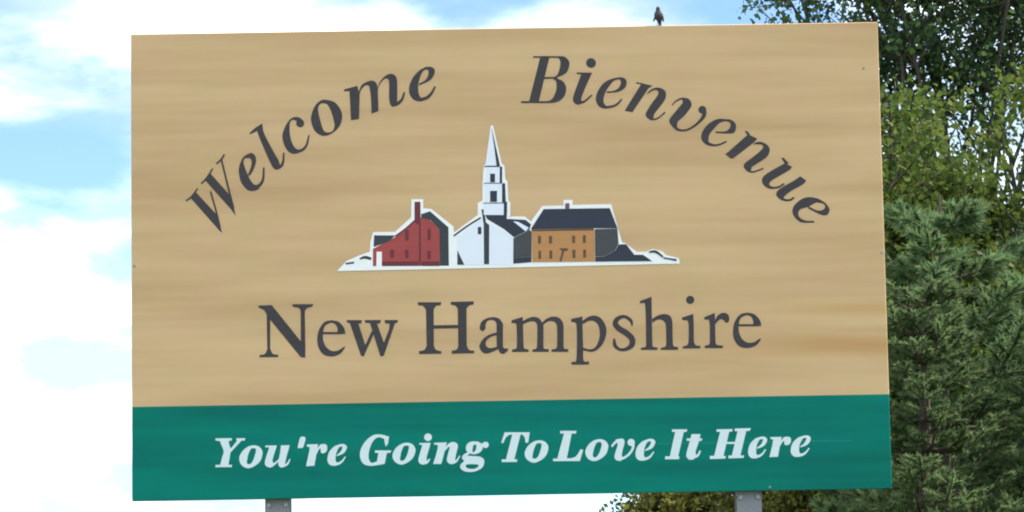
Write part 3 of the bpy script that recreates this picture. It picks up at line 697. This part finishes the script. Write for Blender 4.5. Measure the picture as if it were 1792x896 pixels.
# ------------------------------------------------------------------ trees
class Tubes:
    def __init__(self): self.V, self.F, self.n = [], [], 0
    def add(self, pts, r0, r1, k=6):
        P = np.asarray(pts, float); m = len(P)
        T = np.gradient(P, axis=0); T /= np.linalg.norm(T, axis=1)[:, None] + 1e-9
        ref = np.array([1.0, 0, 0]) if abs(T[0, 2]) > 0.7 else np.array([0, 0, 1.0])
        A = np.cross(T, ref); A /= np.linalg.norm(A, axis=1)[:, None] + 1e-9
        B = np.cross(T, A)
        th = np.linspace(0, 2 * np.pi, k, endpoint=False)
        R = np.linspace(r0, r1, m)[:, None, None]
        V = P[:, None, :] + R * (A[:, None, :] * np.cos(th)[None, :, None] + B[:, None, :] * np.sin(th)[None, :, None])
        i = np.arange(m * k).reshape(m, k) + self.n
        j = np.roll(i, -1, 1)
        self.F.append(np.stack([i[:-1], j[:-1], j[1:], i[1:]], -1).reshape(-1, 4))
        self.V.append(V.reshape(-1, 3)); self.n += m * k
    def build(self, name, mat, parent):
        return array_obj(name, np.concatenate(self.V), np.concatenate(self.F), mat, parent, True)

def bend(rng, a, b, n=6, sag=0.0, wob=0.06):
    a, b = np.asarray(a, float), np.asarray(b, float)
    t = np.linspace(0, 1, n)[:, None]
    L = np.linalg.norm(b - a)
    w = np.cumsum(rng.normal(0, wob * L / n, (n, 3)), 0); w -= w[0] + (w[-1] - w[0]) * t
    P = a + (b - a) * t + w
    P[:, 2] += (np.sin(np.pi * t[:, 0])) * sag * L
    return P

def leaf_quads(rng, C, size, droop=0.35):
    """one small pointed leaf per centre: four corners, folded a little along the midrib"""
    n = len(C)
    d = rng.normal(size=(n, 3)); d[:, 2] -= droop; d /= np.linalg.norm(d, axis=1)[:, None]
    s = np.cross(d, rng.normal(size=(n, 3))); s /= np.linalg.norm(s, axis=1)[:, None]
    nm = np.cross(d, s)
    l = size * rng.uniform(0.7, 1.3, (n, 1)); w = l * rng.uniform(0.30, 0.42, (n, 1))
    V = np.stack([C - d * l * 0.5, C + s * w + nm * w * 0.35 - d * l * 0.05, C + d * l * 0.5, C - s * w + nm * w * 0.35 - d * l * 0.05], 1)
    return V.reshape(-1, 3), np.arange(4 * n).reshape(n, 4)

def broadleaf(name, label, cat, base, height, crown_c, rad, n_limb, n_twig, per, leaf, mat, seed, group=None, spread=0.2, trunk_r=0.14, floor=-1.0):
    rng = np.random.default_rng(seed)
    root = empty(name, base)
    cc, rad = np.asarray(crown_c, float) - np.asarray(base, float), np.asarray(rad, float)
    tb = Tubes()
    top = np.array([cc[0] * 0.9, cc[1] * 0.9, cc[2] + rad[2] * 0.55])
    trunk = bend(rng, (0, 0, -0.3), top, 12, 0, 0.05)
    tb.add(trunk, trunk_r, trunk_r * 0.18, 9)
    tips = []
    for i in range(n_limb):
        f = rng.uniform(0.25, 0.98)
        s = trunk[min(11, int(f * 11))]
        d = rng.normal(size=3); d /= np.linalg.norm(d); d[2] = max(d[2], floor)
        e = cc + d * rad * rng.uniform(0.55, 0.95)
        if s[2] > e[2] + 0.3: s = trunk[max(2, int(11 * np.clip((e[2] - 0.2) / top[2], 0.15, 0.9)))]
        lp = bend(rng, s, e, 8, 0.06, 0.10)
        tb.add(lp, trunk_r * 0.36, 0.012, 6)
        for j in range(n_twig):
            a = lp[rng.integers(3, 8)]
            e2 = a + rng.normal(size=3) * rad * 0.26
            q = (e2 - cc) / rad
            ql = np.linalg.norm(q)
            if ql > 1.0: e2 = cc + q / ql * rad * rng.uniform(0.9, 1.03)
            tp = bend(rng, a, e2, 5, 0.05, 0.10)
            tb.add(tp, 0.014, 0.004, 4)
            tips.append(tp[2:])
    T = np.concatenate(tips)
    k = rng.integers(0, len(T), int(len(tips) * per))
    sg = spread * rng.uniform(0.5, 1.2, (len(k), 1))
    C = T[k] + np.clip(rng.normal(size=(len(k), 3)), -1.7, 1.7) * sg * np.array([1, 1, 0.8])
    V, F = leaf_quads(rng, C, leaf)
    tb.build('trunk', M_BARK, root)
    tag(array_obj('crown', V, F, mat, root), kind='stuff')
    tag(root, label, cat, group)
    return root

def pine(name, label, base, height, low, reach, seed, group=None, mat=None, spacing=0.42, nb=6, needle=0.10):
    rng = np.random.default_rng(seed)
    root = empty(name, base)
    tb = Tubes()
    trunk = bend(rng, (0, 0, -0.3), (0.1, 0.05, height), 14, 0, 0.015)
    tb.add(trunk, 0.12, 0.012, 9)
    NP, ND = [], []
    z = low
    while z < height - 0.15:
        f = 1 - (z - low) / (height - low)
        r = reach * (0.12 + 0.88 * f ** 0.8)
        a0 = rng.uniform(0, 6.28)
        tz = np.array([np.interp(z, trunk[:, 2], trunk[:, 0]), np.interp(z, trunk[:, 2], trunk[:, 1]), z])
        for b in range(nb):
            a = a0 + b * 6.283 / nb + rng.normal(0, 0.2)
            L = r * rng.uniform(0.7, 1.15)
            rise = L * rng.uniform(0.2, 0.6)
            n = 10
            t = np.linspace(0, 1, n)
            P = tz + np.stack([np.cos(a) * L * t, np.sin(a) * L * t, -0.10 * L * np.sin(np.pi * t) + rise * t ** 1.8], -1)
            P[1:] += np.cumsum(rng.normal(0, 0.010, (n - 1, 3)), 0)
            tb.add(P, 0.022, 0.005, 5)
            ax = np.array([np.cos(a), np.sin(a), 0.25])
            segs = [(P[-3], P[-1] + ax * 0.12)]
            for q in np.linspace(0.22, 0.97, max(4, int(L / 0.10))):
                c = np.array([np.interp(q, t, P[:, m]) for m in range(3)])
                for s in (-1, 1):
                    ang = a + s * rng.uniform(0.6, 1.1)
                    l = (0.16 + 0.42 * L * (1 - q) * 0.5) * rng.uniform(0.7, 1.2)
                    segs.append((c, c + np.array([np.cos(ang), np.sin(ang), rng.uniform(0.0, 0.55)]) * l))
            for s0, s1 in segs:
                d = s1 - s0; l = np.linalg.norm(d); d /= l
                tb.add(np.stack([s0, s1]), 0.006, 0.003, 3)
                m = max(6, int(l / 0.016)) * 8
                tt = rng.uniform(0.15, 1.02, (m, 1))
                nd = d + rng.normal(size=(m, 3)) * 0.42; nd /= np.linalg.norm(nd, axis=1)[:, None]
                NP.append(s0 + d * l * tt); ND.append(nd)
        z += spacing * rng.uniform(0.8, 1.2)
    NP, ND = np.concatenate(NP), np.concatenate(ND)
    n = len(NP)
    s = np.cross(ND, rng.normal(size=(n, 3))); s /= np.linalg.norm(s, axis=1)[:, None]
    l = needle * rng.uniform(0.7, 1.2, (n, 1)); w = 0.0056
    V = np.stack([NP - s * w, NP + s * w, NP + ND * l + s * w * 0.4, NP + ND * l - s * w * 0.4], 1).reshape(-1, 3)
    tb.build('trunk', M_PBARK, root)
    tag(array_obj('crown', V, np.arange(4 * n).reshape(n, 4), mat or M_NEEDLE, root), kind='stuff')
    tag(root, label, 'tree', group)
    return root

G = 'trees behind the sign'
# tall oak whose leafy underside hangs over the sign's upper right corner
broadleaf('oak_tree', 'tall oak whose ragged dark crown shows above the right end of the sign', 'tree', (5.3, 18.0, 0), 13, (5.0, 18.0, 11.14), (2.9, 1.5, 2.85), 28, 18, 50, 0.08, M_OAK, 11, G, 0.15, 0.085)
# yellow-green maples below it
broadleaf('maple_tree', 'yellow-green maple just below the oak crown, beside the sign', 'tree', (4.6, 14.0, 0), 8, (4.35, 14.0, 5.8), (2.0, 1.9, 1.75), 28, 18, 120, 0.085, M_MAPLE, 23, G, 0.17, 0.11)
broadleaf('maple_tree', 'broad green maple standing to the right of the yellow-green one', 'tree', (7.6, 15.5, 0), 9, (7.2, 15.5, 6.9), (2.0, 1.9, 2.0), 26, 16, 110, 0.085, M_MAPLE, 31, G, 0.18, 0.12)
# dense dark trees closing the wood behind
broadleaf('beech_tree', 'dark beech closing the gap behind the pines and the sign', 'tree', (5.2, 21.0, 0), 8, (5.2, 21.0, 4.6), (2.3, 1.7, 3.3), 34, 18, 110, 0.11, M_DARKLEAF, 61, G, 0.22, 0.12)
broadleaf('beech_tree', 'dark beech farther right at the end of the wood', 'tree', (8.6, 21.0, 0), 9, (8.6, 21.0, 5.0), (2.3, 1.7, 3.8), 34, 18, 110, 0.11, M_DARKLEAF, 67, G, 0.22, 0.12)
# white pines close beside the sign
pine('pine_tree', 'blue-green pine with feathery boughs close beside the right edge of the sign', (3.75, 9.0, 0), 5.75, 1.3, 1.75, 5, G)
pine('pine_tree', 'young pine standing farther right beside the feathery pine', (5.35, 10.2, 0), 6.4, 1.2, 1.7, 9, G)
# dark hemlocks under the pines
pine('hemlock', 'dark young hemlock under the feathery pine, beside the green band of the sign', (3.35, 7.2, 0), 4.75, 0.3, 1.25, 71, 'young hemlocks under the pines', M_HEMLOCK, 0.24, 7, 0.055)
pine('hemlock', 'dark young hemlock under the young pine, farther from the sign', (4.75, 7.6, 0), 4.9, 0.3, 1.3, 73, 'young hemlocks under the pines', M_HEMLOCK, 0.24, 7, 0.055)
# olive thicket seen under the lower edge of the sign
for x, y, h, r, s, lab in ((2.1, 20.5, 4.5, 0.95, 51, 'olive sapling at the open end of the thicket under the sign'),
                           (3.2, 19.3, 4.6, 1.05, 52, 'yellowish-olive sapling left of the right post, under the sign'),
                           (4.0, 18.2, 4.6, 1.0, 53, 'olive sapling just right of the right post, under the sign'),
                           (4.6, 17.0, 4.6, 1.0, 54, 'olive sapling at the dark end of the thicket beside the hemlock')):
    broadleaf('sapling', lab, 'tree', (x, y, 0), h, (x, y, h - 1.35), (r, r, 1.45), 20, 16, 110, 0.07, M_OLIVE, s, 'olive saplings below the sign', 0.15, 0.05)
